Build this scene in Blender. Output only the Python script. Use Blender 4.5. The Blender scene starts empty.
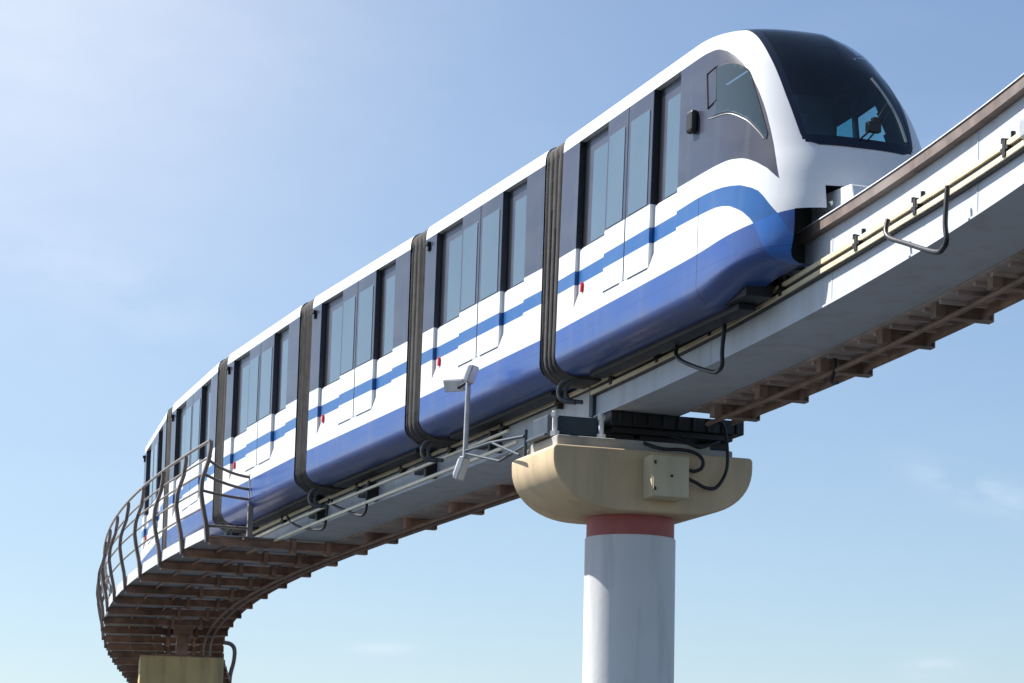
import bpy, bmesh, math, random
import numpy as np
from mathutils import Vector, Matrix
random.seed(7)
SC = bpy.context.scene
COL = SC.collection
PI = math.pi

# ------------------------------------------------------------------ geometry of the line (metres)
FPX, PITCH, ROLL = 2928.67, .18864, -.02229
CAMZ = 1.7
LP = 5.1                                   # carriage pitch
GAP = .62
KN = np.array([-12, -7, -2, 3, 8, 13, 18, 23, 29., 36., 40., 46., 62.])
KV = np.array([.01784, .01379, .01123, .00622, -.00278, -.00868, -.01516, -.01448, -.01048, -.00488, -.002, .014, .016])
DS = .1
SG = np.arange(-22, 66, DS)
I0 = int(np.argmin(abs(SG)))
def _cum(a): return np.concatenate([[0], np.cumsum((a[1:] + a[:-1]) / 2 * DS)])
_k = np.interp(SG, KN, KV)
_th = _cum(_k); _th = _th - _th[I0] + 1.90941
_x = _cum(np.cos(_th)); _y = _cum(np.sin(_th))
TX = _x - _x[I0] + 1.45544
TY = _y - _y[I0] + 35.0354
TZ = 6.69367 + CAMZ - .0073 * SG + 5e-5 * SG ** 2
def pos(s): return np.array([np.interp(s, SG, TX), np.interp(s, SG, TY), np.interp(s, SG, TZ)])
def tang(s):
    t = pos(s + .1) - pos(s - .1)
    return t / np.linalg.norm(t)
def cant(s): return .0163 - .00093 * s
def axes(t, c):
    n = np.array([-t[1], t[0], 0.]); n /= np.linalg.norm(n)
    up = np.cross(t, n)
    return n * math.cos(c) + up * math.sin(c), up * math.cos(c) - n * math.sin(c)
def tp(s, u, v):
    n, up = axes(tang(s), cant(s))
    return pos(s) + n * u + up * v

# ------------------------------------------------------------------ mesh helpers
def scurve(x, T):
    """smooth (monotone cubic) reading of a short table"""
    X, Y = T; n = len(X); i = max(0, min(n - 2, int(np.searchsorted(X, x)) - 1))
    d = [(Y[k + 1] - Y[k]) / (X[k + 1] - X[k]) for k in range(n - 1)]
    m = [d[0]] + [(0 if d[k - 1] * d[k] <= 0 else 2 * d[k - 1] * d[k] / (d[k - 1] + d[k])) for k in range(1, n - 1)] + [d[-1]]
    h = X[i + 1] - X[i]; t = (x - X[i]) / h
    return float((2 * t ** 3 - 3 * t * t + 1) * Y[i] + (t ** 3 - 2 * t * t + t) * h * m[i] + (-2 * t ** 3 + 3 * t * t) * Y[i + 1] + (t ** 3 - t * t) * h * m[i + 1])
class MB:
    def __init__(self): self.v = []; self.f = []
    def add(self, verts, faces):
        b = len(self.v); self.v += [tuple(map(float, p)) for p in verts]; self.f += [tuple(i + b for i in f) for f in faces]
        return self
    def box(self, c, h, ax=None):
        c = np.array(c, float); A = np.eye(3) if ax is None else np.array(ax, float)
        vs = [c + A[0] * sx * h[0] + A[1] * sy * h[1] + A[2] * sz * h[2] for sx in (-1, 1) for sy in (-1, 1) for sz in (-1, 1)]
        return self.add(vs, [(0, 1, 3, 2), (4, 6, 7, 5), (0, 4, 5, 1), (2, 3, 7, 6), (0, 2, 6, 4), (1, 5, 7, 3)])
    def bar(self, a, b, w, h, up=(0, 0, 1)):
        a = np.array(a, float); b = np.array(b, float); d = b - a; l = np.linalg.norm(d); d = d / l
        s = np.cross(d, up); s /= np.linalg.norm(s); u = np.cross(s, d)
        return self.box((a + b) / 2, (l / 2, w / 2, h / 2), (d, s, u))
    def rings(self, R, closed=True, caps=True):
        n = len(R[0]); b = len(self.v)
        for r in R: self.v += [tuple(map(float, p)) for p in r]
        m = n if closed else n - 1
        for i in range(len(R) - 1):
            for j in range(m):
                k = (j + 1) % n
                self.f.append((b + i * n + j, b + i * n + k, b + (i + 1) * n + k, b + (i + 1) * n + j))
        if caps and closed:
            self.f.append(tuple(b + j for j in range(n))[::-1]); self.f.append(tuple(b + (len(R) - 1) * n + j for j in range(n)))
        return self
    def tube(self, pts, r, seg=8):
        pts = [np.array(p, float) for p in pts]; R = []; ref = None
        for i, p in enumerate(pts):
            d = pts[min(i + 1, len(pts) - 1)] - pts[max(i - 1, 0)]; d /= np.linalg.norm(d)
            if ref is None:
                ref = np.cross(d, (0, 0, 1)) if abs(d[2]) < .9 else np.cross(d, (1, 0, 0))
            s = ref - d * np.dot(ref, d); s /= np.linalg.norm(s); ref = s; u = np.cross(d, s)
            rr = r[i] if isinstance(r, (list, tuple)) else r
            R.append([p + (s * math.cos(a) + u * math.sin(a)) * rr for a in [2 * PI * k / seg for k in range(seg)]])
        return self.rings(R)
    def sweep(self, prof, s0, s1, ds=.3):
        n = max(2, int(abs(s1 - s0) / ds) + 1)
        return self.rings([[tp(s, u, v) for u, v in prof] for s in np.linspace(s0, s1, n)])
    def lathe(self, c, prof, seg=48):
        R = [[(c[0] + r * math.cos(2 * PI * k / seg), c[1] + r * math.sin(2 * PI * k / seg), z) for k in range(seg)] for r, z in prof]
        return self.rings(R)
def smooth_pts(P, n=8):
    P = [np.array(p, float) for p in P]; out = []
    for i in range(len(P) - 1):
        p0 = P[max(i - 1, 0)]; p1 = P[i]; p2 = P[i + 1]; p3 = P[min(i + 2, len(P) - 1)]
        for k in range(n):
            t = k / n
            out.append(.5 * ((2 * p1) + (-p0 + p2) * t + (2 * p0 - 5 * p1 + 4 * p2 - p3) * t * t + (-p0 + 3 * p1 - 3 * p2 + p3) * t ** 3))
    out.append(P[-1]); return out

def obj(name, mb, mat, parent=None, base=None, smooth=None, bevel=0, recalc=True, weld=False):
    """link the collected mesh as ONE object; base = world point that becomes its local origin"""
    b = np.zeros(3) if base is None else np.array(base, float)
    me = bpy.data.meshes.new(name)
    me.from_pydata([tuple(np.array(p) - b) for p in mb.v], [], mb.f)
    bm = bmesh.new(); bm.from_mesh(me)
    if weld: bmesh.ops.remove_doubles(bm, verts=bm.verts, dist=1e-5)
    if recalc: bmesh.ops.recalc_face_normals(bm, faces=bm.faces)
    bm.to_mesh(me); bm.free()
    for m in (mat if isinstance(mat, (list, tuple)) else [mat]): me.materials.append(m)
    o = bpy.data.objects.new(name, me); COL.objects.link(o)
    if parent is not None: o.parent = parent
    else: o.location = tuple(b)
    if smooth is not None:
        me.shade_smooth(); me.set_sharp_from_angle(angle=math.radians(smooth))
    if bevel:
        md = o.modifiers.new('bevel', 'BEVEL'); md.width = bevel; md.segments = 2; md.limit_method = 'ANGLE'; md.angle_limit = math.radians(35)
    return o
def tag(o, label, cat, group=None):
    o['label'] = label; o['category'] = cat
    if group: o['group'] = group
    return o
def thing(name, label, cat, loc, group=None):
    o = bpy.data.objects.new(name, None); COL.objects.link(o); o.location = tuple(map(float, loc)); o.empty_display_size = .3
    return tag(o, label, cat, group)

# ------------------------------------------------------------------ materials
class NT:
    def __init__(self, name):
        self.m = bpy.data.materials.new(name); self.m.use_nodes = True
        self.t = self.m.node_tree; self.b = self.t.nodes['Principled BSDF']; self.out = self.t.nodes['Material Output']
    def n(self, typ, **kw):
        x = self.t.nodes.new(typ)
        for k, v in kw.items(): setattr(x, k, v)
        return x
    def put(self, sock, v):
        if isinstance(v, bpy.types.NodeSocket): self.t.links.new(v, sock)
        else: sock.default_value = v
    def ma(self, op, a, b=None, c=None):
        x = self.n('ShaderNodeMath', operation=op)
        self.put(x.inputs[0], a)
        if b is not None: self.put(x.inputs[1], b)
        if c is not None: self.put(x.inputs[2], c)
        return x.outputs[0]
    def mix(self, f, a, b):
        x = self.n('ShaderNodeMix', data_type='RGBA')
        self.put(x.inputs[0], f)
        for s, v in ((x.inputs[6], a), (x.inputs[7], b)):
            self.put(s, v if isinstance(v, bpy.types.NodeSocket) else (*v[:3], 1))
        return x.outputs[2]
    def xyz(self):
        tc = self.n('ShaderNodeTexCoord'); s = self.n('ShaderNodeSeparateXYZ'); self.t.links.new(tc.outputs['Object'], s.inputs[0])
        return tc.outputs['Object'], s.outputs
    def noise(self, vec, scale, detail=4, stretch=None):
        if stretch:
            mp = self.n('ShaderNodeMapping'); self.t.links.new(vec, mp.inputs[0]); mp.inputs['Scale'].default_value = stretch; vec = mp.outputs[0]
        x = self.n('ShaderNodeTexNoise'); self.t.links.new(vec, x.inputs['Vector']); x.inputs['Scale'].default_value = scale; x.inputs['Detail'].default_value = detail
        return x.outputs['Fac']
    def ramp(self, f, lo, hi):
        x = self.n('ShaderNodeMapRange'); self.put(x.inputs[0], f); x.inputs[1].default_value = lo; x.inputs[2].default_value = hi
        return x.outputs[0]
    def bump(self, h, strength, dist=.01):
        x = self.n('ShaderNodeBump'); x.inputs['Strength'].default_value = strength; x.inputs['Distance'].default_value = dist
        self.t.links.new(h, x.inputs['Height']); self.t.links.new(x.outputs[0], self.b.inputs['Normal'])
def pbr(name, col, rough=.5, metal=0., var=.12, scale=3., dirt=None, dirt_amt=.0, streak=False, bump=0., spec=.5, coat=0.):
    M = NT(name); vec, s = M.xyz()
    a = M.noise(vec, scale, 6)
    c = M.mix(M.ramp(a, .3, .7), [x * (1 - var) for x in col], [min(1, x * (1 + var)) for x in col])
    if dirt is not None:
        d = M.noise(vec, 1.3, 8, (3, 3, .35) if streak else None)
        c = M.mix(M.ma('MULTIPLY', M.ramp(d, .5, .72), dirt_amt), c, dirt)
    M.put(M.b.inputs['Base Color'], c)
    r = M.ramp(M.noise(vec, scale * 4, 3), .2, .8)
    M.put(M.b.inputs['Roughness'], M.ma('MULTIPLY_ADD', r, .12, rough - .06))
    M.b.inputs['Metallic'].default_value = metal
    M.b.inputs['Specular IOR Level'].default_value = spec
    M.b.inputs['Coat Weight'].default_value = coat; M.b.inputs['Coat Roughness'].default_value = .08
    if bump: M.bump(M.noise(vec, scale * 9, 5), bump)
    return M.m

WHITE = (.78, .79, .80); BLUE = (.022, .076, .30); STRIPE = (.016, .105, .32); BRIGHT = (.010, .125, .46)
GREY = (.050, .054, .078); RUBBER_AND_SHADE = (.012, .012, .014)

def curve(M, x, pts):
    T = ([p[0] for p in pts], [p[1] for p in pts])
    xs = sorted(set([p[0] for p in pts] + [float(q) for q in np.linspace(4.0, pts[-1][0], 16)]))
    pts = [(q, scurve(q, T)) for q in xs]
    """piecewise-linear function of a socket"""
    out = None
    lo = pts[0][0]; hi = pts[-1][0]
    f = M.n('ShaderNodeFloatCurve')
    ys = [p[1] for p in pts]; y0, y1 = min(ys) - .01, max(ys) + .01
    cv = f.mapping.curves[0]
    P = [((a - lo) / (hi - lo), (b - y0) / (y1 - y0)) for a, b in pts]
    cv.points[0].location = P[0]; cv.points[1].location = P[-1]
    for p in P[1:-1]: cv.points.new(*p)
    for p in cv.points: p.handle_type = 'VECTOR'
    f.mapping.update()
    t = M.n('ShaderNodeMapRange'); M.put(t.inputs[0], x); t.inputs[1].default_value = lo; t.inputs[2].default_value = hi
    M.t.links.new(t.outputs[0], f.inputs['Value'])
    return M.ma('MULTIPLY_ADD', f.outputs[0], y1 - y0, y0)

RB, WB, ST, SB, BT = 2.19, .886, .608, .4425, -.012      # livery levels above the running surface
def livery(head):
    M = NT('head_carriage_livery' if head else 'carriage_livery')
    vec, s = M.xyz(); x, v = s[0], s[2]
    lt = lambda a, b: M.ma('LESS_THAN', a, b)
    gt = lambda a, b: M.ma('GREATER_THAN', a, b)
    mul = lambda *a: a[0] if len(a) == 1 else M.ma('MULTIPLY', a[0], mul(*a[1:]))
    o = .17 if head else 0.
    if head:
        bt = curve(M, x, [(0, BT), (2.5, .005), (4.69, .03), (5.4, .065), (6.0, .11), (6.3, .17), (6.48, .20), (6.9, .21)])
        stt = curve(M, x, [(0, ST), (4.1, .63), (4.65, .64), (5.16, .625), (5.71, .56), (6.04, .44), (6.2, .28), (6.3, .17), (6.4, .0), (6.9, -.6)])
        stb = curve(M, x, [(0, SB), (4.1, .45), (4.66, .445), (5.18, .43), (5.51, .38), (5.81, .26), (6.0, .11), (6.1, -.08), (6.2, -.35), (6.9, -.9)])
        pt = curve(M, x, [(0, RB), (4.6, RB), (4.98, 2.18), (5.21, 2.11), (5.45, 1.96), (5.66, 1.76), (5.91, 1.38), (6.05, 1.09), (6.2, .73), (6.27, .53)])
        pb = curve(M, x, [(0, WB), (4.72, WB), (5.39, .88), (5.73, .84), (5.95, .76), (6.11, .67), (6.27, .53)])
        panel = mul(lt(v, pt), gt(v, pb), lt(x, 6.27))
    else:
        bt, stt, stb = BT, ST, SB
        panel = mul(lt(v, RB), gt(v, WB))
    c = M.mix(mul(gt(v, stb), lt(v, stt)), WHITE, STRIPE)
    c = M.mix(lt(v, bt), c, BLUE)
    if head:
        c = M.mix(mul(lt(v, bt), gt(v, stb), gt(x, 5.8), lt(v, stt)), c, BRIGHT)
    c = M.mix(panel, c, GREY)
    # recess shade painted in black with the rubber pillar; dark door gaps and sills
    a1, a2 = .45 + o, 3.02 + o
    pocket_shade = mul(panel, M.ma('MAXIMUM', mul(gt(x, a1), lt(x, a1 + .20)), mul(gt(x, a2), lt(x, a2 + .17))))
    seam = mul(lt(M.ma('ABSOLUTE', M.ma('SUBTRACT', x, 2.2 + o)), .019), gt(v, .17), lt(v, RB))
    sill = mul(lt(M.ma('ABSOLUTE', M.ma('SUBTRACT', v, .165)), .011), M.ma('MAXIMUM', mul(gt(x, 1.5 + o), lt(x, 2.06 + o)), mul(gt(x, 2.34 + o), lt(x, 3.0 + o))))
    dark = M.ma('MAXIMUM', pocket_shade, M.ma('MAXIMUM', seam, sill))
    if head:
        ns = mul(lt(M.ma('ABSOLUTE', M.ma('SUBTRACT', x, 4.69)), .008), lt(v, .64))
        dark = M.ma('MAXIMUM', dark, ns)
    # road film low on the sides
    d = M.noise(vec, 1.1, 6, (.8, 1, 2.5))
    c = M.mix(M.ma('MULTIPLY', M.ramp(d, .45, .8), .10), c, (.35, .34, .32))
    stk = M.noise(vec, 6., 5, (1, 1, .06))
    c = M.mix(M.ma('MULTIPLY', M.ramp(stk, .55, .8), .13), c, (.30, .30, .29))
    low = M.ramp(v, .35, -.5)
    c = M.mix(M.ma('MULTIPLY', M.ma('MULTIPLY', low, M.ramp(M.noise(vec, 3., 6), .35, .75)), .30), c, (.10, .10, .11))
    ps = M.ma('MAXIMUM', lt(M.ma('ABSOLUTE', M.ma('SUBTRACT', v, -.16)), .004), mul(lt(M.ma('ABSOLUTE', M.ma('SUBTRACT', x, 1.47 + o)), .004), lt(v, .16)))
    c = M.mix(M.ma('MULTIPLY', ps, .5), c, (.03, .03, .05))
    c = M.mix(dark, c, RUBBER_AND_SHADE)
    g = M.n('ShaderNodeNewGeometry')
    c = M.mix(g.outputs['Backfacing'], c, (.06, .10, .135))
    M.put(M.b.inputs['Base Color'], c)
    M.put(M.b.inputs['Roughness'], M.ma('MULTIPLY_ADD', M.noise(vec, 2.2, 4), .10, .24))
    M.b.inputs['Coat Weight'].default_value = .10; M.b.inputs['Coat Roughness'].default_value = .06
    M.bump(M.noise(vec, 1.1, 2), .02, .02)
    return M.m
def glass(name, tint, refl=.9, ior=1.5, rough=.02, film=0.):
    """tinted see-through glazing: tinted transparency under a fresnel reflection"""
    M = NT(name); M.t.nodes.remove(M.b)
    tr = M.n('ShaderNodeBsdfTransparent'); tr.inputs[0].default_value = (*tint, 1)
    gl = M.n('ShaderNodeBsdfGlossy'); gl.inputs['Roughness'].default_value = rough; gl.inputs[0].default_value = (refl, refl, refl, 1)
    lw = M.n('ShaderNodeLayerWeight'); r0 = ((ior - 1) / (ior + 1)) ** 2          # the same from both faces of the sheet
    fres = M.ma('MULTIPLY_ADD', M.ma('POWER', lw.outputs['Facing'], 5.), 1 - r0, r0)
    mx = M.n('ShaderNodeMixShader'); M.t.links.new(fres, mx.inputs[0]); M.t.links.new(tr.outputs[0], mx.inputs[1]); M.t.links.new(gl.outputs[0], mx.inputs[2])
    o = mx.outputs[0]
    if film:
        df = M.n('ShaderNodeBsdfDiffuse'); df.inputs[0].default_value = (.10, .15, .18, 1)
        m2 = M.n('ShaderNodeMixShader'); m2.inputs[0].default_value = film; M.t.links.new(o, m2.inputs[1]); M.t.links.new(df.outputs[0], m2.inputs[2]); o = m2.outputs[0]
    M.t.links.new(o, M.out.inputs[0])
    return M.m
def pane_mat():
    M = NT('tinted_window_glass'); vec, s = M.xyz()
    a = M.noise(vec, .8, 3)
    M.put(M.b.inputs['Base Color'], M.mix(a, (.075, .125, .165), (.125, .18, .225)))
    M.b.inputs['Roughness'].default_value = .05; M.b.inputs['Specular IOR Level'].default_value = .7
    M.bump(M.noise(vec, .9, 1), .05, .02)
    return M.m

MAT = dict(
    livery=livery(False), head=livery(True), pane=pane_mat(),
    frit=pbr('windscreen_black_band', (.010, .016, .030), .09, var=.05),
    wglass=glass('windscreen_glass', (.74, .92, .97), ior=1.8), cglass=glass('cab_side_glass', (.46, .76, .80), ior=2.2), sglass=glass('cab_quarter_glass', (.62, .78, .84), ior=2.0, film=.42),
    bellows=pbr('bellows_fabric', (.056, .052, .049), .85, var=.35, scale=6, dirt=(.13, .12, .11), dirt_amt=.5, streak=True, bump=.5),
    rubber=pbr('black_rubber', (.013, .013, .015), .5), black=pbr('black_underframe', (.014, .015, .019), .55, var=.4),
    cabdark=pbr('cab_interior', (.11, .18, .23), .6), seat=pbr('driver_seat_fabric', (.03, .05, .08), .8),
    beam=pbr('beam_white_paint', (.56, .60, .65), .5, var=.05, scale=1.2, dirt=(.34, .33, .32), dirt_amt=.35, streak=True),
    flange=pbr('running_plate_rust', (.17, .125, .105), .6, var=.3, scale=5, dirt=(.30, .27, .25), dirt_amt=.6),
    cream=pbr('conductor_rail_cream', (.80, .69, .46), .35, var=.12, scale=4), holder=pbr('rail_holder_black', (.015, .013, .012), .5),
    cable=pbr('cable_black', (.014, .014, .018), .45), rust=pbr('cross_beam_rust_paint', (.42, .25, .175), .65, var=.35, scale=4, dirt=(.09, .06, .05), dirt_amt=.7),
    deck=pbr('deck_plate_underside', (.46, .36, .31), .7, var=.4, scale=3, dirt=(.55, .54, .54), dirt_amt=.7),
    deck_grey=pbr('platform_plate_grey', (.36, .37, .39), .6, var=.2, scale=3, dirt=(.12, .08, .06), dirt_amt=.7),
    rust_dark=pbr('cross_beam_dark_rust', (.34, .235, .18), .65, var=.35, scale=4, dirt=(.10, .075, .065), dirt_amt=.7),
    pipe=pbr('rusty_pipe', (.24, .16, .115), .6, var=.3), fascia=pbr('fascia_white', (.62, .62, .62), .5, var=.06, dirt=(.3, .28, .26), dirt_amt=.4),
    post=pbr('stanchion_brown_grey', (.15, .12, .105), .5, var=.3), rail=pbr('handrail_grey', (.29, .255, .23), .42, var=.2),
    cap=pbr('cream_concrete', (.68, .515, .315), .7, var=.06, scale=2, dirt=(.36, .29, .19), dirt_amt=.45, streak=True, bump=.12),
    cap2=pbr('ochre_concrete', (.72, .54, .25), .75, var=.08, scale=2, dirt=(.26, .21, .12), dirt_amt=.6, streak=True, bump=.12),
    collar=pbr('red_oxide_band', (.42, .115, .10), .6, var=.12, scale=3), column=pbr('column_white_paint', (.75, .75, .75), .6, var=.04, scale=1.5, dirt=(.42, .41, .40), dirt_amt=.5, streak=True, bump=.15),
    plinth=pbr('pale_concrete', (.42, .41, .37), .8, var=.15, dirt=(.2, .2, .17), dirt_amt=.6, bump=.2), steel=pbr('blue_grey_steel', (.045, .065, .085), .5, var=.25),
    dsteel=pbr('blackened_steel', (.012, .012, .013), .55, var=.4), cabinet=pbr('beige_cabinet_paint', (.64, .55, .37), .45, var=.05, dirt=(.3, .26, .2), dirt_amt=.3, streak=True),
    galv=pbr('galvanised_steel', (.46, .47, .48), .45, metal=.3, var=.12, scale=8), bolt=pbr('white_bolt', (.7, .7, .7), .4), red=pbr('red_handle', (.75, .02, .03), .4),
    hose=pbr('grey_hose', (.06, .062, .068), .4),
)

# ------------------------------------------------------------------ carriages
WV = ([-.52, -.47, -.40, -.31, 0, 2.19, 2.28, 2.36, 2.42, 2.46, 2.50, 2.52, 2.53], [.86, .98, 1.05, 1.08, 1.08, 1.08, 1.075, 1.05, .98, .86, .6, .3, 0])
XN = ([-.6, -.3, .1, .6, .92, 1.4, 1.85, 2.1, 2.28, 2.38, 2.45, 2.5, 2.53], [6.42, 6.60, 6.66, 6.57, 6.45, 6.25, 6.0, 5.78, 5.55, 5.35, 5.1, 4.7, 4.0])
NP = 2.9
_wc, _nc = {}, {}
def wv(v):
    v = min(max(v, -.52), 2.53); k = round(v, 5)
    if k not in _wc: _wc[k] = scurve(v, WV)
    return max(_wc[k], 0.)
def nose(v):
    k = round(v, 5)
    if k not in _nc:
        xn = scurve(min(max(v, -.6), 2.53), XN); a = scurve(min(max(v, -.6), 2.53), ([-.6, 0, 1, 1.7, 2.3, 2.53], [1.78, 1.75, 1.65, 1.42, 1.15, .9])); _nc[k] = (xn - a, a)
    return _nc[k]
def hw(x, v):
    xc, a = nose(v); q = min(max((x - xc) / a, 0), 1)
    return wv(v) * (1 - q ** NP) ** (1 / NP)
def xs_at(u, v):
    xc, a = nose(v); q = min(abs(u) / max(wv(v), 1e-6), 1)
    return xc + a * (1 - q ** NP) ** (1 / NP)
def rec(x, v, o, k):
    """depth of the door pockets; k breaks ties at the doubled columns"""
    e = 1e-4 * k
    x = x + e - o
    if not ((.45 < x < 1.49) or (3.02 < x < 3.86)) or v > 2.1901 or v < .16: return 0.
    if v < .33: return .045 * (v - .16) / .17
    return .07 if v > .887 else (.045 + .025 * max(0, (v - .85) / .037) if v > .85 else .045)
VROWS = [-.52, -.495, -.47, -.435, -.40, -.355, -.31, -.2, -.1, -.012, .06, .16, .2, .25, .29, .33, .4425, .53, .608, .7, .8, .85, .887, .92, .95, 1.0, 1.05, 1.1, 1.15, 1.2, 1.25, 1.3, 1.35, 1.4, 1.45, 1.5, 1.55, 1.6, 1.65, 1.7, 1.75, 1.8, 1.85, 1.9, 1.95, 2.0, 2.05, 2.1, 2.15, 2.19, 2.1905, 2.22, 2.25, 2.28, 2.31, 2.34, 2.365, 2.39, 2.405, 2.42, 2.44, 2.46, 2.48, 2.50, 2.51, 2.52, 2.5295]
def cols(o, end):
    c = []
    for x in [0, .2, .45, .5, .75, 1.0, 1.25, 1.49, 1.7, 2.0, 2.2, 2.4, 2.7, 3.02, 3.07, 3.3, 3.6, 3.86]:
        x2 = x + o if x else 0
        if x in (.45, 1.49, 3.02, 3.86): c += [(x2, -1), (x2, 1)]
        else: c.append((x2, 0))
    if o: c += [(4.08, 0), (4.12, 0)]
    c.append((end, 0)); return c
def L(x, u, v): return (x, -u, v)
def sst(t): t = min(max(t, 0), 1); return t * t * (3 - 2 * t)
def LN(x, u, v):
    """nose surface: the off side of the cab rounds over a little more towards the roof"""
    if v < -.08: v += .20 * sst((x - 4.5) / 1.7) * min((-.08 - v) / .42, 1.05)      # the skirt sweeps up to the nose
    if u < 0:
        k = sst((x - 3.2) / 2.3)
        v2 = v - .20 * min(-u, 1) * sst((v - 1.3) / 1.0) * k
        u *= 1 - .30 * sst((v - .9) / 1.3) * k
        v = v2
    return (x, -u, v)
LC = LP - GAP
def shell_mid():
    mb = MB(); R = []
    for x, k in cols(0, LC):
        half = [(wv(v) - rec(x, v, 0, k), v) for v in VROWS]
        ring = [(.5, -.5)] + half
        R.append([L(x, u, v) for u, v in ring] + [L(x, -u, v) for u, v in ring[::-1]])
    mb.rings(R, closed=False, caps=False)
    # end bulkheads
    for x, k in ((0.003, 0), (LC - .003, 0)):
        ring = [L(x, wv(v) * .985, v) for v in VROWS[3:]] + [L(x, -wv(v) * .985, v) for v in VROWS[3:][::-1]]
        mb.add(ring, [tuple(range(len(ring)))])
    return mb
UE = ([.80, .89, .97, 1.09, 1.47, 1.94, 2.2, 2.34, 2.53], [.50, .58, .61, .63, .69, .75, .77, .78, .76])      # windscreen half width
WS0, WS1 = .89, 2.50
CW_T = ([5.05, 5.3, 5.59, 5.83, 6.03], [1.97, 1.95, 1.83, 1.45, 1.05]); CW_B = ([5.05, 5.35, 5.69, 5.92, 6.03], [1.45, 1.42, 1.29, 1.11, .99])
DW = ((3.52, 3.93, .95, 1.95), (4.08, 4.86, .95, 1.95))            # glazing on the off side of the cab
def uew(v): return min(float(np.interp(v, *UE)), wv(v) * .93)
def shell_head():
    mb = MB(); o = .17
    base = cols(o, 4.15); grid = []
    NT_ = 56
    for v in VROWS:
        xc, a = nose(v); f = 1. if xc >= 4.2 else xc / 4.2
        row = [(x * f, wv(v) - rec(x, v, o, k)) for x, k in base]
        x0 = 4.15 * f
        row += [(x0 + (xc - x0) * t, wv(v)) for t in (.02, .15, .3, .5, .65, .8, 1.)]
        for j in range(1, NT_ + 1):
            th = PI / 2 * j / NT_
            row.append((xc + a * math.sin(th) ** (2 / NP), wv(v) * max(math.cos(th), 0) ** (2 / NP)))
        full = [(x, u, v) for x, u in row] + [(x, -u, v) for x, u in row[-2::-1]]
        grid.append(full)
    n = len(grid[0]); b = 0
    for r in grid: mb.v += [LN(*p) for p in r]
    for i in range(len(grid) - 1):
        for j in range(n - 1):
            cx = np.mean([grid[i][j], grid[i][j + 1], grid[i + 1][j], grid[i + 1][j + 1]], axis=0)
            x, u, v = cx
            if x > 4.6 and WS0 + .02 < v < WS1 - .03 and abs(u) < uew(v) - .012 and x > xs_at(uew(v) - .012, v) - .03: continue
            if 5.08 < x < 6.01 and u > .6 and scurve(x, CW_B) + .015 < v < scurve(x, CW_T) - .015: continue
            fu = abs(u) / wv(v)
            if x > 6.0 and ((fu < .66 and v < .2) or (fu < .42 and v < .4425)): continue
            if u < 0 and any(a < x < b and c < v < d for a, b, c, d in DW): continue
            mb.f.append((i * n + j, i * n + j + 1, (i + 1) * n + j + 1, (i + 1) * n + j))
    m = len(mb.v)                                   # inward lip under the skirt
    mb.v += [LN(x, u * .7, -.505) for x, u, v in grid[0]]
    for j in range(n - 1):
        if grid[0][j][0] > 6.0 and abs(grid[0][j][1] + grid[0][j + 1][1]) / 2 < .66 * wv(-.52): continue
        mb.f.append((m + j, m + j + 1, j + 1, j))
    ring = [L(.003, wv(v) * .985, v) for v in VROWS[3:]] + [L(.003, -wv(v) * .985, v) for v in VROWS[3:][::-1]]
    mb.add(ring, [tuple(range(len(ring)))])
    return mb
def orient(o):
    me = o.data; bm = bmesh.new(); bm.from_mesh(me)
    sgn = sum((1 if f.normal.y * f.calc_center_median().y > 0 else -1) for f in bm.faces if abs(f.normal.y) > .8)
    if sgn < 0: bmesh.ops.reverse_faces(bm, faces=bm.faces)
    bm.to_mesh(me); bm.free()
def plate(mb, x0, x1, v0, v1, u0, u1, side):
    mb.box(L((x0 + x1) / 2, side * (u0 + u1) / 2, (v0 + v1) / 2), ((x1 - x0) / 2, abs(u1 - u0) / 2, (v1 - v0) / 2)); return mb
def rounded(mb, x0, x1, v0, v1, u0, u1, side, r=.04):
    pts = []
    for cx, cv, a0 in ((x1 - r, v1 - r, 0), (x0 + r, v1 - r, 90), (x0 + r, v0 + r, 180), (x1 - r, v0 + r, 270)):
        for k in range(5):
            a = math.radians(a0 + 22.5 * k); pts.append((cx + r * math.cos(a), cv + r * math.sin(a)))
    return mb.rings([[L(x, side * u, v) for x, v in pts] for u in (u0, u1)])
def dress(car, o, head):
    """doors, panes, handles and running gear shared by every carriage (local coordinates)"""
    for side in (1, -1):
        lv = MAT['head' if head else 'livery']
        for a, b in ((1.495, 2.194), (2.206, 3.015)):
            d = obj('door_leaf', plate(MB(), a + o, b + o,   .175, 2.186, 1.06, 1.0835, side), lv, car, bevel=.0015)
        for a, b, top, dep in ((.80, 1.42, 2.0, .07), (1.56, 2.10, 1.99, 0), (2.30, 2.92, 1.99, 0), (3.30, 3.80, 2.0, .07)):
            u = 1.08 - dep + (.004 if dep == 0 else 0)
            obj('window_pane', rounded(MB(), a + o, b + o, .90, top, u - .02, u + .006, side, .02), MAT['cglass'] if head and side < 0 and a > 3 else MAT['pane'], car)
        hm = MB()
        hm.rings([[L(.615 + o + a, side * u, v) for a, v in ((0, .33), (.035, .33), (.05, .44), (.012, .45))] for u in (1.02, 1.065)])
        obj('emergency_handle', hm, MAT['red'], car)
        if not head:
            lm = MB(); plate(lm, .10, .20, 2.08, 2.13, 1.08, 1.13, side); plate(lm, .14, .18, 2.0, 2.08, 1.08, 1.11, side)
            obj('marker_lamp', lm, MAT['rubber'], car, bevel=.006)
    ln = 5.5 if head else LC
    g = MB()
    for side in (1, -1):
        plate(g, .1, ln - .1, -.50, .0, .50, .80, side)
        plate(g, .25, ln - .5, -.57, -.50, .52, .72, side)
    plate(g, .1, ln - .1, .03, .10, -.84, .84, 1)
    obj('bogie_frame', g, MAT['black'], car, bevel=.01)

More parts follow.
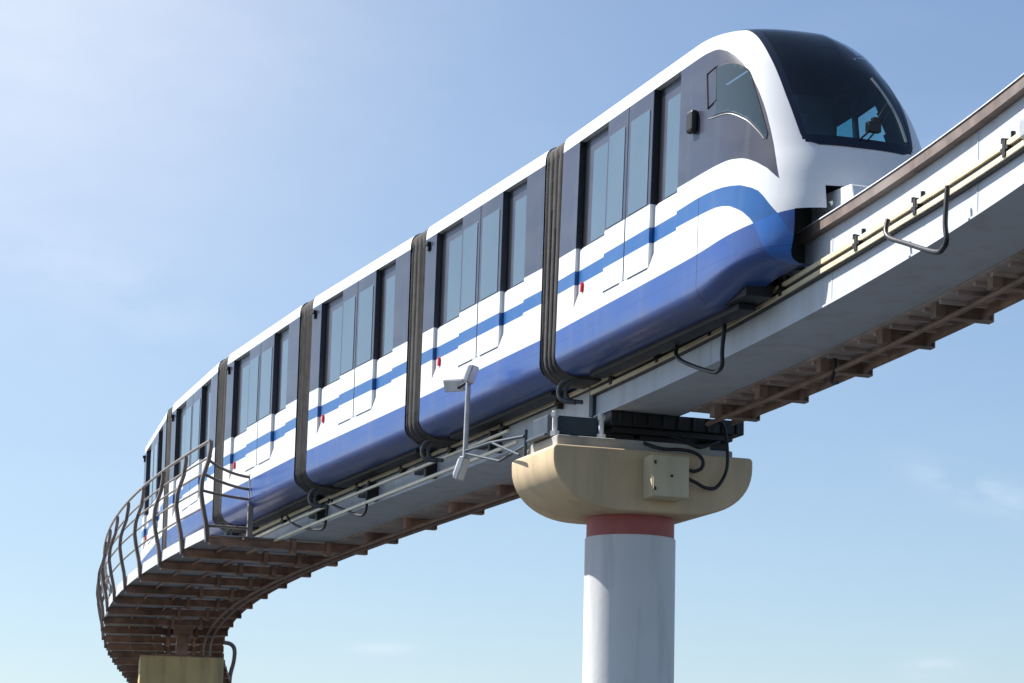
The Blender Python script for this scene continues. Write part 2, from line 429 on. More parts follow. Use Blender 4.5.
def car_frame(i):
    if i == 0: f, r = -6.5, -GAP / 2
    else: f, r = (i - 1) * LP + GAP / 2, i * LP - GAP / 2
    a, b = pos(f), pos(r); t = (b - a) / np.linalg.norm(b - a)
    n, up = axes(t, cant((f + r) / 2) - .00033)
    fw = -t
    if i == 0:                                       # the leading carriage noses down a touch
        fw = fw - up * .02; fw /= np.linalg.norm(fw); up = np.cross(-n, fw) * 1.0
        up = np.cross(fw, -n); up /= np.linalg.norm(up)
    Mx = np.stack([fw, -n, up], 1)
    return b, Mx
base0, _ = car_frame(0)
train = thing('monorail_train', 'white and blue six carriage monorail train with grey window band riding on the curved beam', 'train', base0)
def place(o, i):
    b, Mx = car_frame(i)
    m = Matrix([list(map(float, Mx[r])) for r in range(3)]).to_4x4(); m.translation = Vector(tuple(map(float, b - base0)))
    o.matrix_local = m
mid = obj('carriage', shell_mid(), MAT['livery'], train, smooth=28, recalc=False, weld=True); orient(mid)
dress(mid, 0., False)
place(mid, 1)
for i in range(2, 6):
    c = mid.copy(); COL.objects.link(c); c.parent = train
    for ch in list(mid.children):
        d = ch.copy(); COL.objects.link(d); d.parent = c
    place(c, i)
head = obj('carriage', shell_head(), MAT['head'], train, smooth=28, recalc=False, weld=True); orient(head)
head['label'] = 'leading carriage with rounded cab nose and dark wraparound windscreen'
dress(head, .17, True)
# windscreen: dark surround and see-through centre are one curved patch each
def ws_patch(inner):
    mb = MB(); R = []
    v0, v1 = (WS0, WS1) if not inner else (WS0 + .11, 2.44)
    vs = np.linspace(v0, v1, 44)
    for v in vs:
        ue = uew(v) - (0 if not inner else .035)
        if not inner:
            e = min(1, (v - v0) / .12); ue -= .12 * (1 - math.sqrt(max(0, 1 - (1 - e) ** 2)))
        R.append([(u, v) for u in np.linspace(-ue, ue, 49)])
    off = .007
    def S(u, v): return np.array(LN(xs_at(u, v), u, v))
    out = []
    for r in R:
        rr = []
        for u, v in r:
            p = S(u, v); du = S(u + .004, v) - S(u - .004, v); dv = S(u, min(v + .004, 2.528)) - S(u, v - .004)
            n = np.cross(du, dv); n /= np.linalg.norm(n) + 1e-12
            if n[0] < 0 or (abs(n[0]) < .02 and n[2] < 0): n = -n
            rr.append(p + n * off)
        out.append(rr)
    return out
def patch_frame():
    R = ws_patch(False); mb = MB(); n = len(R[0]); b = 0
    for r in R: mb.v += [tuple(p) for p in r]
    vs = np.linspace(WS0, WS1, 44)
    for i in range(len(R) - 1):
        for j in range(n - 1):
            v = (vs[i] + vs[i + 1]) / 2
            uf = abs((j + .5) / (n - 1) * 2 - 1)
            if WS0 + .13 < v < 2.42 and uf < .915: continue
            mb.f.append((i * n + j, i * n + j + 1, (i + 1) * n + j + 1, (i + 1) * n + j))
    return mb
ws = obj('windscreen_surround', patch_frame(), MAT['frit'], head, smooth=40); orient(ws)
gmb = MB(); gmb.rings(ws_patch(True), closed=False, caps=False)
gmb.v = [(p[0] - .004, p[1], p[2]) for p in gmb.v]
obj('windscreen', gmb, MAT['wglass'], head, smooth=40)
# cab side windows, one each side, each with a small opening vent
for side in (1,):
    R = []
    for x in np.linspace(5.05, 6.03, 40):
        R.append([LN(x, side * (hw(x, v) + .006), v) for v in np.linspace(scurve(x, CW_B), scurve(x, CW_T), 14)])
    g = MB(); g.rings(R, closed=False, caps=False)
    obj('cab_side_window', g, MAT['sglass'], head, smooth=40)
    fr = MB()
    lo = [(x, scurve(x, CW_B)) for x in np.linspace(5.05, 6.03, 40)]; hi = [(x, scurve(x, CW_T)) for x in np.linspace(5.05, 6.03, 40)]
    loop_ = lo + hi[::-1] + [lo[0]]
    fr.tube([LN(x, side * (hw(x, v) - .001), v) for x, v in loop_], .006, 6)
    arc = MB().tube([LN(x, side * (hw(x, v) + .001), v) for x, v in [(x, scurve(x, CW_B) - .025) for x in np.linspace(4.9, 6.0, 40)]], .006, 6)
    obj('drip_moulding', arc, MAT['rail'], head)
    vent = [(4.82, 1.95), (5.05, 1.98), (5.10, 1.60), (4.88, 1.56), (4.82, 1.95)]
    fr.tube([LN(x, side * (hw(x, v) + .004), v) for x, v in vent], .009, 6)
    obj('cab_window_frame', fr, MAT['holder'], head, smooth=40)
    mp = MB(); plate(mp, 4.42, 4.60, 1.38, 1.62, 1.075, 1.16, side)
    obj('rear_view_pod', mp, MAT['rubber'], head, bevel=.03)
# cab interior seen through the glass
ib = MB(); plate(ib, 3.30, 3.36, .1, 2.3, -1.0, 1.0, 1); plate(ib, 3.36, 5.7, .50, .56, -.95, .95, 1)
obj('cab_bulkhead', ib, MAT['cabdark'], head)
g = MB(); g.rings([[LN(x, -1.083, v) for v in np.linspace(.90, 2.0, 12)] for x in np.linspace(4.06, 4.90, 12)], closed=False, caps=False)
obj('cab_door_window', g, MAT['cglass'], head)
db = MB()
db.rings([[L(5.45, u, .56), L(6.2 - .25 * abs(u), u, .56), L(6.22 - .25 * abs(u), u, .98), L(5.95 - .2 * abs(u), u, 1.06), L(5.6, u, 1.0)] for u in np.linspace(-.62, .62, 9)])
obj('driving_desk', db, MAT['cabdark'], head, bevel=.02)
sb = MB(); plate(sb, 4.9, 5.35, .9, 1.02, -.05, .45, 1); plate(sb, 4.85, 4.97, 1.0, 1.62, -.03, .43, 1); plate(sb, 4.86, 4.95, 1.62, 1.82, .08, .32, 1); plate(sb, 5.05, 5.2, .56, .9, .12, .28, 1)
obj('driver_seat', sb, MAT['seat'], head, bevel=.03)
# wiper on the off side of the windscreen
def WSP(u, v, off=.03): return np.array(LN(xs_at(u, v) + off, u, v))
wp = MB()
hub = WSP(-.13, 1.14, .05)
wp.tube([WSP(.02, 1.0), WSP(-.13, 1.14, .05), WSP(-.30, 1.36, .05), WSP(-.40, 1.46, .04)], .011, 6)
wp.tube([WSP(-.06, 1.0), WSP(-.17, 1.12, .05), WSP(-.33, 1.31, .05), WSP(-.44, 1.42, .04)], .009, 6)
wp.box(hub, (.04, .07, .05)); wp.box(WSP(-.17, 1.2, .05), (.03, .04, .05))
wa = obj('wiper_arm', wp, MAT['rubber'], head)
wb_ = MB(); wb_.tube(smooth_pts([WSP(-.34, 1.80, .02), WSP(-.44, 1.55, .025), WSP(-.50, 1.3, .025), WSP(-.53, 1.05, .02)], 4), .014, 6)
obj('wiper_blade', wb_, MAT['galv'], head)
# coupler bay in the nose
cb = MB(); plate(cb, 5.9, 6.0, -.30, .50, -.74, .74, 1); plate(cb, 6.0, 6.45, .455, .47, -.44, .44, 1)
for sd in (1, -1): plate(cb, 6.0, 6.25, -.26, .20, .70, .735, sd)
obj('coupler_bay', cb, MAT['black'], head)
cc = MB()
cc.rings([[L(6.0, u, .02), L(6.92, u * .95, .02), L(6.97, u * .9, .22), L(6.86, u * .85, .41), L(6.0, u, .435)] for u in (-.36, .36)])
obj('coupler_cover', cc, pbr('coupler_cover_white', (.84, .84, .84), .45, var=.03), head, bevel=.02)
place(head, 0)
# gangway bellows and the hose hanging under each
BPROF = [(u, v) for v, u in zip([-.56, -.53, -.46, -.38, -.28], [.80, .92, 1.02, 1.075, 1.095])] + [(1.095, v) for v in np.linspace(0, 2.1, 9)] + [(1.09, 2.2), (1.08, 2.3), (1.05, 2.38), (.98, 2.44), (.86, 2.48), (.6, 2.52), (.2, 2.545)]
for i in range(5):
    b0, M0 = car_frame(i); b1, M1 = car_frame(i + 1)
    e1 = b1 + M1[:, 0] * LC
    R = []
    N = 33
    for k in range(N):
        t = k / (N - 1)
        c = b0 * (1 - t) + e1 * t; n = -(M0[:, 1] * (1 - t) + M1[:, 1] * t); up = M0[:, 2] * (1 - t) + M1[:, 2] * t
        n /= np.linalg.norm(n); up /= np.linalg.norm(up)
        w = .020 * math.cos(k * PI / 4) - .045 + .004 * math.sin(k * 2.3 + i)
        half = [(u + w * (1 if v < 2.3 else .5), v + (w if v > 2.3 else 0)) for u, v in BPROF]
        R.append([c + n * u + up * v for u, v in half] + [c - n * u + up * v for u, v in half[::-1]])
    mb = MB().rings(R)
    obj('gangway_bellows', mb, MAT['bellows'], train, base=base0, smooth=50)
    c = (b0 + e1) / 2; n = -(M0[:, 1] + M1[:, 1]) / 2; up = (M0[:, 2] + M1[:, 2]) / 2; fw = (M0[:, 0] + M1[:, 0]) / 2
    hp = [c + n * uu + up * vv + fw * ff for uu, vv, ff in ((.80, -.50, .12), (.86, -.55, -.02), (.88, -.66, -.10), (.84, -.77, -.06), (.72, -.80, .06))]
    mb = MB(); mb.tube(smooth_pts(hp, 6), .032, 8)
    hp2 = [p - n * .07 + fw * .05 for p in hp]; mb.tube(smooth_pts(hp2, 6), .028, 8)
    obj('jumper_hose', mb, MAT['hose'], train, base=base0, smooth=60)

# ------------------------------------------------------------------ guideway beams
S_J1, S_J2 = .12, 28.2
def rail_v(s): return float(np.interp(s, [-22, -12.5, -9, -7, -4, 0, 5, 14, 60], [-.55, -.54, -.49, -.49, -.53, -.55, -.57, -.61, -.62]))
def beam(s0, s1, label):
    c = (s0 + s1) / 2; base = tp(s0, 0, -.94)
    root = thing('guideway_beam', label, 'beam', base, 'guideway beam spans')
    W2 = .416
    prof = [(W2, -.16), (W2, -.915), (W2 + .02, -.92), (W2 + .02, -.94), (-W2 - .02, -.94), (-W2 - .02, -.92), (-W2, -.915), (-W2, -.16)]
    obj('box_girder', MB().sweep(prof, s0, s1), MAT['beam'], root, base=base)
    obj('running_plate', MB().sweep([(.50, -.055), (.50, -.17), (.46, -.175), (-.46, -.175), (-.50, -.17), (-.50, -.055)], s0, s1), MAT['flange'], root, base=base)
    obj('plate_edge', MB().sweep([(.505, -.05), (.512, -.066), (.46, -.052), (.46, -.046)], s0, s1), MAT['beam'], root, base=base)
    return root, base
def clamp(root, base, s, u=.472):
    v = rail_v(s); n, up = axes(tang(s), cant(s)); t = tang(s)
    mb = MB()
    mb.box(tp(s, u - .01, v - .036), (.09, .034, .016), (t, n, up)); mb.box(tp(s, u - .01, v - .03), (.035, .036, .075), (t, n, up))
    for ds in (-.12, .12):
        mb.tube([tp(s + ds, u - .015, v + .02), tp(s + ds, u - .015, v + .085)], .022, 8)
    obj('insulator_clamp', mb, MAT['holder'], root, base=base)
def sweepv(mb, u0, u1, dv0, dv1, s0, s1):
    n = max(2, int(abs(s1 - s0) / .4) + 1)
    mb.rings([[tp(s, u0, rail_v(s) + dv0), tp(s, u1, rail_v(s) + dv0), tp(s, u1, rail_v(s) + dv1), tp(s, u0, rail_v(s) + dv1)] for s in np.linspace(s0, s1, n)]); return mb
spans = [(-20, S_J1 - .03, 'white near end of the box beam climbing out of the right of the frame', [-19, -17, -15.1, -13.3, -11.75, -9.5, -7.94, -5.83, -3.74, -2.1, -.6]),
         (S_J1 + .03, S_J2 - .03, 'grey shaded middle length of the box beam running beneath the carriages', [1.2, 3.2, 5.2, 7.2, 9.2, 11.2, 13.2, 15.5, 18, 21, 24]),
         (S_J2 + .03, 62, 'far length of the box beam bending away beyond the ochre pier head', [])]
BEAMS = []
for s0, s1, lab, cl in spans:
    root, base = beam(s0, s1, lab); BEAMS.append((root, base))
    if not cl: continue
    e0, e1 = s0, min(s1, 26)
    for dv in (-.0, -.094):
        if s0 > 0 and dv < 0: continue
        obj('conductor_rail', sweepv(MB(), .445, .486, dv - .024, dv + .024, e0, e1), MAT['cream'], root, base=base)
    obj('rail_backing', sweepv(MB(), .417, .466, -.13 if s0 < 0 else -.03, .03, e0, e1), MAT['holder'], root, base=base)
    for s in cl: clamp(root, base, s)
for bi, ss in ((0, (-17.5, -14.2, -10.9, -7.1, -3.6)), (1, (3.9, 7.7, 11.6))):
    for s_ in ss:
        n, up = axes(tang(s_), cant(s_)); root, base = BEAMS[bi] if bi < len(BEAMS) else (None, None)
        if root: obj('web_seam', MB().box(tp(s_, .417, -.55), (.012, .004, .36), (tang(s_), n, up)), MAT['beam'], root, base=base)
rt, bs = BEAMS[1]
obj('conductor_rail', sweepv(MB(), .60, .635, -.20, -.165, 2.6, 16), MAT['cream'], rt, base=bs)
obj('conductor_rail', sweepv(MB(), .60, .64, -.40, -.36, 2.25, 15), MAT['cream'], rt, base=bs)
for s in (3.4, 5.9, 8.4, 10.9):
    n, up = axes(tang(s), cant(s))
    obj('rail_bracket', MB().box(tp(s, .50, rail_v(s) - .2), (.035, .085, .14), (tang(s), n, up)).box(tp(s + .35, .47, rail_v(s) - .15), (.28, .05, .06), (tang(s), n, up)), MAT['dsteel'], rt, base=bs)
def loop(bi, pts, r=.024, u=.62):
    root, base = BEAMS[bi]
    P = [tp(s, u - .03 * (i in (0, len(pts) - 1)), v) for i, (s, v) in enumerate(pts)]
    obj('cable_loop', MB().tube(smooth_pts(P, 6), r, 8), MAT['cable'], root, base=base, smooth=60)
loop(0, [(-9.07, -.56), (-9.1, -.68), (-9.22, -.77), (-9.6, -.90), (-10.41, -1.163), (-10.62, -1.175), (-10.70, -1.12), (-10.66, -.95), (-10.62, -.62)])
loop(0, [(-3.02, -.62), (-3.05, -.72), (-3.19, -.82), (-3.6, -.96), (-4.2, -1.131), (-4.4, -1.15), (-4.5, -1.10), (-4.49, -.95), (-4.47, -.66)])
loop(1, [(8.3, -.64), (8.29, -.9), (8.30, -1.05), (8.40, -1.12), (8.6, -1.12), (9.2, -.98), (9.9, -.80), (10.1, -.70)], .02)
loop(1, [(12.5, -.66), (12.2, -.78), (11.64, -.932), (10.9, -1.06), (10.45, -1.11), (10.28, -1.05), (10.24, -.9), (10.24, -.66)], .02)
jb = MB(); n_, up_ = axes(tang(-12.35), cant(-12.35)); jb.box(tp(-12.35, .47, -.52), (.16, .05, .075), (tang(-12.35), n_, up_))
for k in (-.09, 0, .09): jb.tube([tp(-12.35 + k, .47, -.45), tp(-12.35 + k, .47, -.41)], .028, 6)
obj('rail_joint', jb, MAT['galv'], BEAMS[0][0], base=BEAMS[0][1], bevel=.008)

# ------------------------------------------------------------------ service walkways hung under the beams
def cross_beam(root, base, s, u0, u1, v0=-1.11, v1=-.975, mat='rust'):
    n, up = axes(tang(s), cant(s)); t = tang(s); mb = MB()
    um, hu = (u0 + u1) / 2, abs(u1 - u0) / 2
    mb.box(tp(s, um, (v0 + v1) / 2), (.008, hu, (v1 - v0) / 2 - .012), (t, n, up))
    mb.box(tp(s, um, v0 + .006), (.06, hu, .006), (t, n, up)); mb.box(tp(s, um, v1 - .006), (.06, hu, .006), (t, n, up))
    mb.box(tp(s, u0 + .006 * np.sign(u1 - u0), (v0 + v1) / 2), (.062, .006, (v1 - v0) / 2), (t, n, up))
    if u1 > 1:
        for uu in (-.28, .30):
            mb.box(tp(s, uu, v0 + .05), (.09, .035, .11), (t, n, up)); mb.tube([tp(s, uu + .06, v0 - .03), tp(s, uu + .06, v0 + .10)], .022, 6)
    else:
        mb.box(tp(s, -.47, (v0 + v1) / 2 + .03), (.07, .05, .10), (t, n, up))
    obj('cross_beam', mb, MAT[mat], root, base=base)
def deck(root, base, s0, s1, u0, u1, v=-.943, name='deck_plate', mat='deck'):
    obj(name, MB().sweep([(u0, v), (u1, v), (u1, v - .022), (u0, v - .022)], s0, s1), MAT[mat], root, base=base)
wk1b = tp(-10, -.7, -1.15)
wk1 = thing('service_walkway', 'rusty narrow walkway fixed along the far side of the near beam right of the pier', 'walkway', wk1b, 'service walkways under the beams')
for s in [-19.2, -17.6, -16.1, -14.7, -13.2, -11.8, -10.45, -9.06, -7.67, -6.29, -4.64, -2.91, -1.57]:
    cross_beam(wk1, wk1b, s, -1.0 + random.uniform(-.03, .03), -.43, mat='rust_dark')
deck(wk1, wk1b, -20, -1.0, -.91, -.38)
obj('edge_angle', MB().sweep([(-.925, -.940), (-.91, -.940), (-.91, -1.085), (-.925, -1.085)], -20, -1.0), MAT['rust_dark'], wk1, base=wk1b)
obj('pipe', MB().tube([tp(s, -.52, -1.13) for s in np.linspace(-20, -1.2, 50)], .028, 8), MAT['pipe'], wk1, base=wk1b)
obj('pipe', MB().tube([tp(s, -.70, -1.01) for s in np.linspace(-20, -1.2, 50)], .022, 8), MAT['pipe'], wk1, base=wk1b)
for k in range(44):
    s = -19.6 + k * .42
    obj('deck_batten', MB().box(tp(s, -.67, -.985), (.03, .25, .018), (tang(s), *axes(tang(s), cant(s)))), MAT['deck'], wk1, base=wk1b)
obj('hanging_hook', MB().tube(smooth_pts([tp(-4.9, -.50, -.98), tp(-4.9, -.50, -1.12), tp(-4.82, -.50, -1.24), tp(-4.95, -.52, -1.27)], 5), .02, 6), MAT['cable'], wk1, base=wk1b)

ST_S = [13.2, 14.95, 16.8, 18.8, 20.8, 22.8, 24.8, 26.8, 28.9, 31.0, 33.0, 35.0, 37, 39, 41, 43, 45, 47, 49]
wk2b = tp(20, 0, -1.15)
wk2 = thing('service_walkway', 'wide rusty walkway platform with curved railing wrapping the far bend at left', 'walkway', wk2b, 'service walkways under the beams')
for s in [1.75, 3.7, 5.65, 7.6, 9.58, 11.5]:
    cross_beam(wk2, wk2b, s, -.95 + random.uniform(-.03, .03), -.43)
for s in [13.15] + ST_S[1:]:
    cross_beam(wk2, wk2b, s, -.95, 1.70)
deck(wk2, wk2b, .8, 50, -.91, -.38)
obj('edge_angle', MB().sweep([(-.925, -.940), (-.91, -.940), (-.91, -1.05), (-.925, -1.05)], .8, 50), MAT['rust'], wk2, base=wk2b)
deck(wk2, wk2b, 13.1, 50, .44, 1.66, mat='deck_grey')
for u in (-.50, -.64):
    obj('pipe', MB().tube([tp(s, u, -1.13) for s in np.linspace(1, 50, 110)], .027, 8), MAT['pipe'], wk2, base=wk2b)
for u in (.62, 1.15):
    obj('pipe', MB().tube([tp(s, u, -1.0) for s in np.linspace(13, 50, 90)], .02, 8), MAT['rust'], wk2, base=wk2b)
obj('fascia', MB().sweep([(1.68, -.80), (1.70, -.80), (1.70, -.985), (1.68, -.985)], 13.2, 50), MAT['fascia'], wk2, base=wk2b)
def belly(v): return float(np.interp(v, [-1.0, -.75, -.5, -.27, -.05, .25, .5, .6], [1.70, 1.73, 1.79, 1.83, 1.82, 1.73, 1.70, 1.71]))
for s in ST_S:
    mb = MB(); R = []; t = tang(s)
    for v in np.linspace(-1.06, .58, 26):
        b = belly(v)
        R.append([tp(s - .04, b - .01, v), tp(s + .04, b - .01, v), tp(s + .04, b + .05, v), tp(s - .04, b + .05, v)])
    obj('stanchion', MB().rings(R), MAT['post'], wk2, base=wk2b)
for v, r in ((.585, .024), (.33, .018), (.08, .017), (-.2, .017), (-.5, .017)):
    obj('handrail', MB().tube([tp(s, belly(v) + (.03 if v > .5 else -.01), v) for s in np.linspace(13.2, 50, 140)], r, 8), MAT['rail'], wk2, base=wk2b)
gp = MB(); n_, up_ = axes(tang(13.2), cant(13.2)); gp.box(tp(13.2, 1.02, -.44), (.03, .045, .53), (tang(13.2), n_, up_))
obj('gate_post', gp, MAT['rail'], wk2, base=wk2b, bevel=.01)
for pts in ([(1.72, .25), (1.58, .17), (1.35, .085), (1.15, .045), (1.04, .035)], [(1.78, .02), (1.6, -.05), (1.4, -.11), (1.2, -.15), (1.04, -.165)], [(1.81, -.24), (1.6, -.275), (1.3, -.31), (1.04, -.33)], [(1.74, -.80), (1.4, -.80), (1.04, -.80)]):
    obj('gate_rail', MB().tube(smooth_pts([tp(13.2, u, v) for u, v in pts], 4), .024, 8), MAT['post'], wk2, base=wk2b)
ep = [tp(43, u, v) for u, v in ((-.72, -.02), (-.92, -.06), (-1.03, -.2), (-1.02, -.5), (-.93, -.9), (-.92, -1.3), (-.98, -1.6))]
obj('end_post', MB().tube(smooth_pts(ep, 5), .055, 8), MAT['post'], wk2, base=wk2b)

# ------------------------------------------------------------------ piers
def pier_axes(s):
    O = pos(s); t = tang(s); t = np.array([t[0], t[1], 0]); t /= np.linalg.norm(t); n = np.array([-t[1], t[0], 0.])
    return O, t, n
S1 = -.05
O, t1, n1 = pier_axes(S1)
def PP(u, t, z): return O + n1 * u + t1 * t + np.array([0, 0, z])
AX = (n1, t1, np.array([0, 0, 1.]))
pb = np.array([O[0], O[1], 0])
pier = thing('support_pier', 'round white pier with red collar and wide cream concrete head under the train', 'pier', pb)
HL, HT, ZT, ZB = 1.272, .744, -1.43, -2.16
prof = [(HL - .03, ZT), (HL, ZT - .03), (HL, ZT - .12)]
for k in range(1, 15):
    a = k / 14 * PI / 2
    prof.append((.42 + (HL - .42) * math.cos(a) ** .9, ZT - .12 - (ZT - .12 - ZB) * math.sin(a) ** .95))
full = prof + [(-u, z) for u, z in prof[::-1]]
obj('pier_cap', MB().rings([[PP(u, t, z) for u, z in full] for t in (-HT, HT)]), MAT['cap'], pier, base=pb, smooth=30, bevel=.025)
cx, cy, cz = O
rot = [(.574, cz - 2.405), (.574, 0.)]
obj('column', MB().lathe((cx, cy), [(.30, cz - 2.40), (.540, cz - 2.402), (.545, cz - 2.41)] + [(.545, 0)], 64), MAT['column'], pier, base=pb, smooth=20)
obj('collar', MB().lathe((cx, cy), [(.30, cz - 2.10), (.528, cz - 2.10), (.528, cz - 2.401), (.3, cz - 2.401)], 64), MAT['collar'], pier, base=pb, smooth=40)
obj('bearing_plinth', MB().box(PP(.20, 0, -1.36), (.98, .60, .068), AX), MAT['plinth'], pier, base=pb, bevel=.02)
obj('bearing_plinth', MB().box(PP(-.86, .05, -1.365), (.30, .45, .062), AX), MAT['plinth'], pier, base=pb, bevel=.02)
bg = MB()
bg.box(PP(-.40, -.2, -1.03), (.86, .30, .085), AX); bg.box(PP(-.36, -.2, -1.155), (.78, .24, .038), AX)
for k in range(9): bg.box(PP(.36 - k * .19, -.515, -1.03), (.016, .02, .08), AX)
for u in (.32, -.16): bg.box(PP(u, -.15, -1.24), (.20, .22, .052), AX)
bg.box(PP(-1.0, -.1, -1.24), (.12, .2, .05), AX)
obj('bearing_girder', bg, MAT['dsteel'], pier, base=pb, bevel=.008)
obj('end_stop', MB().box(PP(-1.08, -.1, -1.02), (.17, .16, .10), AX), MAT['plinth'], pier, base=pb, bevel=.01)
obj('bearing_housing', MB().box(PP(.86, -.05, -1.13), (.34, .26, .115), AX).box(PP(.86, -.05, -1.266), (.40, .32, .02), AX), MAT['steel'], pier, base=pb, bevel=.012)
for u in (1.14, .55):
    obj('tie_bolt', MB().tube([PP(u, -.40, -1.285), PP(u, -.40, -.98)], .032, 8).tube([PP(u, -.40, -1.285), PP(u, -.40, -1.225)], .06, 6).tube([PP(u, -.40, -1.05), PP(u, -.40, -1.0)], .05, 6), MAT['bolt'], pier, base=pb, smooth=40)
obj('beam_stiffener', MB().box(tp(.12, .43, -.62), (.06, .03, .30), (tang(.12), *axes(tang(.12), cant(.12)))), MAT['steel'], pier, base=pb)
# control box and its cables
jbx = PP(-.085, -HT - .16, -2.015)
box = thing('junction_box', 'beige metal junction box with a hinged door on the front of the cream pier head', 'cabinet', jbx)
obj('cabinet_body', MB().box(PP(-.085, -HT - .15, -1.765), (.235, .145, .25), AX), MAT['cabinet'], box, base=jbx, bevel=.01)
d = obj('cabinet_door', MB().box(PP(-.085, -HT - .307, -1.765), (.225, .008, .24), AX), MAT['cabinet'], box, base=jbx, bevel=.004)
obj('hinge', MB().tube([PP(.123, -HT - .325, -1.63), PP(.123, -HT - .325, -1.59)], .014, 8), MAT['dsteel'], box, base=jbx)
obj('hinge', MB().tube([PP(.123, -HT - .325, -1.94), PP(.123, -HT - .325, -1.90)], .014, 8), MAT['dsteel'], box, base=jbx)
obj('lock', MB().box(PP(-.09, -HT - .322, -1.76), (.012, .008, .014), AX), MAT['dsteel'], box, base=jbx)
def cable(pts, label, r=.022):
    o = obj('cable', MB().tube(smooth_pts([PP(*p) for p in pts], 7), r, 8), MAT['cable'], base=PP(*pts[0]), smooth=60)
    tag(o, label, 'cable')
cable([(-.88, -.45, -.96), (-.90, -.70, -1.05), (-.90, -.82, -1.35), (-.88, -.84, -1.62), (-.76, -.84, -1.82), (-.62, -.84, -1.84), (-.50, -.84, -1.79), (-.37, -.84, -1.74)], 'long black cable drooping from bearing girder to the right side of the junction box')
cable([(.12, -.5, -1.28), (-.05, -.78, -1.40), (-.30, -.80, -1.40), (-.48, -.80, -1.42), (-.58, -.82, -1.50), (-.57, -.83, -1.60), (-.48, -.83, -1.65), (-.39, -.83, -1.64)], 'short black cable curling over the pier head just above the junction box')
cable([(-.30, -.52, -1.2), (-.42, -.60, -1.25), (-.60, -.62, -1.32), (-.72, -.60, -1.30), (-.92, -.55, -1.22)], 'black cable looping under the bearing girder across the small gap of sky', .02)

# second pier at the far bend
S2 = 28.3
O2, t2, n2 = pier_axes(S2)
AX2 = (n2, t2, np.array([0, 0, 1.]))
def P2(u, t, z): return O2 + n2 * u + t2 * t + np.array([0, 0, z])
pb2 = np.array([O2[0], O2[1], 0])
pier2 = thing('support_pier', 'square ochre concrete pier head beneath the far curve at lower left', 'pier', pb2)
obj('pier_cap', MB().box(P2(.03, 0, -2.35), (.87, .75, .68), AX2), MAT['cap2'], pier2, base=pb2, bevel=.03)
obj('column', MB().lathe((O2[0], O2[1]), [(.59, O2[2] - 3.03), (.59, 0)], 48), MAT['column'], pier2, base=pb2, smooth=40)
obj('bearing_girder', MB().box(P2(.03, .1, -1.635), (.62, .4, .035), AX2).box(P2(.02, .25, -1.38), (.12, .3, .22), AX2).box(P2(0, .2, -1.05), (.2, .3, .11), AX2), MAT['rust'], pier2, base=pb2)

# ------------------------------------------------------------------ floodlight mast on the pier head
fl_b = tp(.2, 1.27, -1.44)
fl = thing('floodlight_mast', 'thin grey mast carrying white floodlights just left of the cream pier head', 'floodlight', fl_b)
fs = 2.02
obj('mast', MB().tube([tp(fs, 1.4, -1.24), tp(fs, 1.39, -.26)], .032, 12), MAT['galv'], fl, base=fl_b, smooth=60)
am = MB(); am.tube([tp(fs, 1.4, -1.16), tp(1.2, 1.36, -1.17), tp(.35, 1.22, -1.20)], .02, 8); am.tube([tp(fs, 1.4, -1.19), tp(1.0, 1.3, -1.42), tp(.35, 1.2, -1.31)], .016, 8); am.tube([tp(1.1, 1.36, -1.19), tp(.2, 1.33, -1.46)], .016, 8)
am.tube([tp(.35, 1.2, -1.12), tp(.35, 1.2, -1.45)], .022, 8)
obj('mounting_arm', am, MAT['steel'], fl, base=fl_b)
def lamp(c, d, up, w, h, dp):
    c = np.array(c); d = np.array(d, float); d /= np.linalg.norm(d); s = np.cross(d, up); s /= np.linalg.norm(s); u = np.cross(s, d)
    mb = MB(); mb.rings([[c + d * dd + s * sx * w * k + u * sz * h * k for sx, sz in ((-1, -1), (1, -1), (1, 1), (-1, 1))] for dd, k in ((-dp, .55), (-dp * .3, .9), (dp, 1.))])
    o = obj('lamp_head', mb, MAT['galv'], fl, base=fl_b, bevel=.01)
    obj('lamp_lens', MB().box(c + d * (dp + .006), (w * .9, h * .85, .004), (s, u, d)), MAT['bolt'], o)
    o.children[0].data.transform(Matrix.Translation(Vector(tuple(-fl_b))))
lamp(tp(fs + .42, 1.42, -.24), (-.35, -.8, -.45), (0, 0, 1), .14, .085, .055)
lamp(tp(fs - .12, 1.42, -.19), (.85, -.35, -.35), (0, 0, 1), .10, .12, .05)
lamp(tp(fs + .12, 1.42, -1.36), (.75, -.35, -.3), (0, 0, 1), .085, .16, .05)
obj('lamp_bracket', MB().tube([tp(fs + .42, 1.40, -.30), tp(fs, 1.39, -.26), tp(fs - .12, 1.41, -.2)], .02, 6).tube([tp(fs, 1.4, -1.22), tp(fs + .12, 1.41, -1.34)], .022, 6), MAT['dsteel'], fl, base=fl_b)

# ------------------------------------------------------------------ ground, sky, sun, camera
gm = NT('asphalt_ground'); gv, gs = gm.xyz()
gm.put(gm.b.inputs['Base Color'], gm.mix(gm.ramp(gm.noise(gv, .05, 8), .4, .6), (.026, .032, .038), (.044, .05, .058)))
gm.b.inputs['Roughness'].default_value = .9; gm.bump(gm.noise(gv, 3, 6), .4, .05)
gr = MB().add([(-4000, -4000, 0), (4000, -4000, 0), (4000, 4000, 0), (-4000, 4000, 0)], [(0, 1, 2, 3)])
g = obj('ground', gr, gm.m); g['kind'] = 'structure'

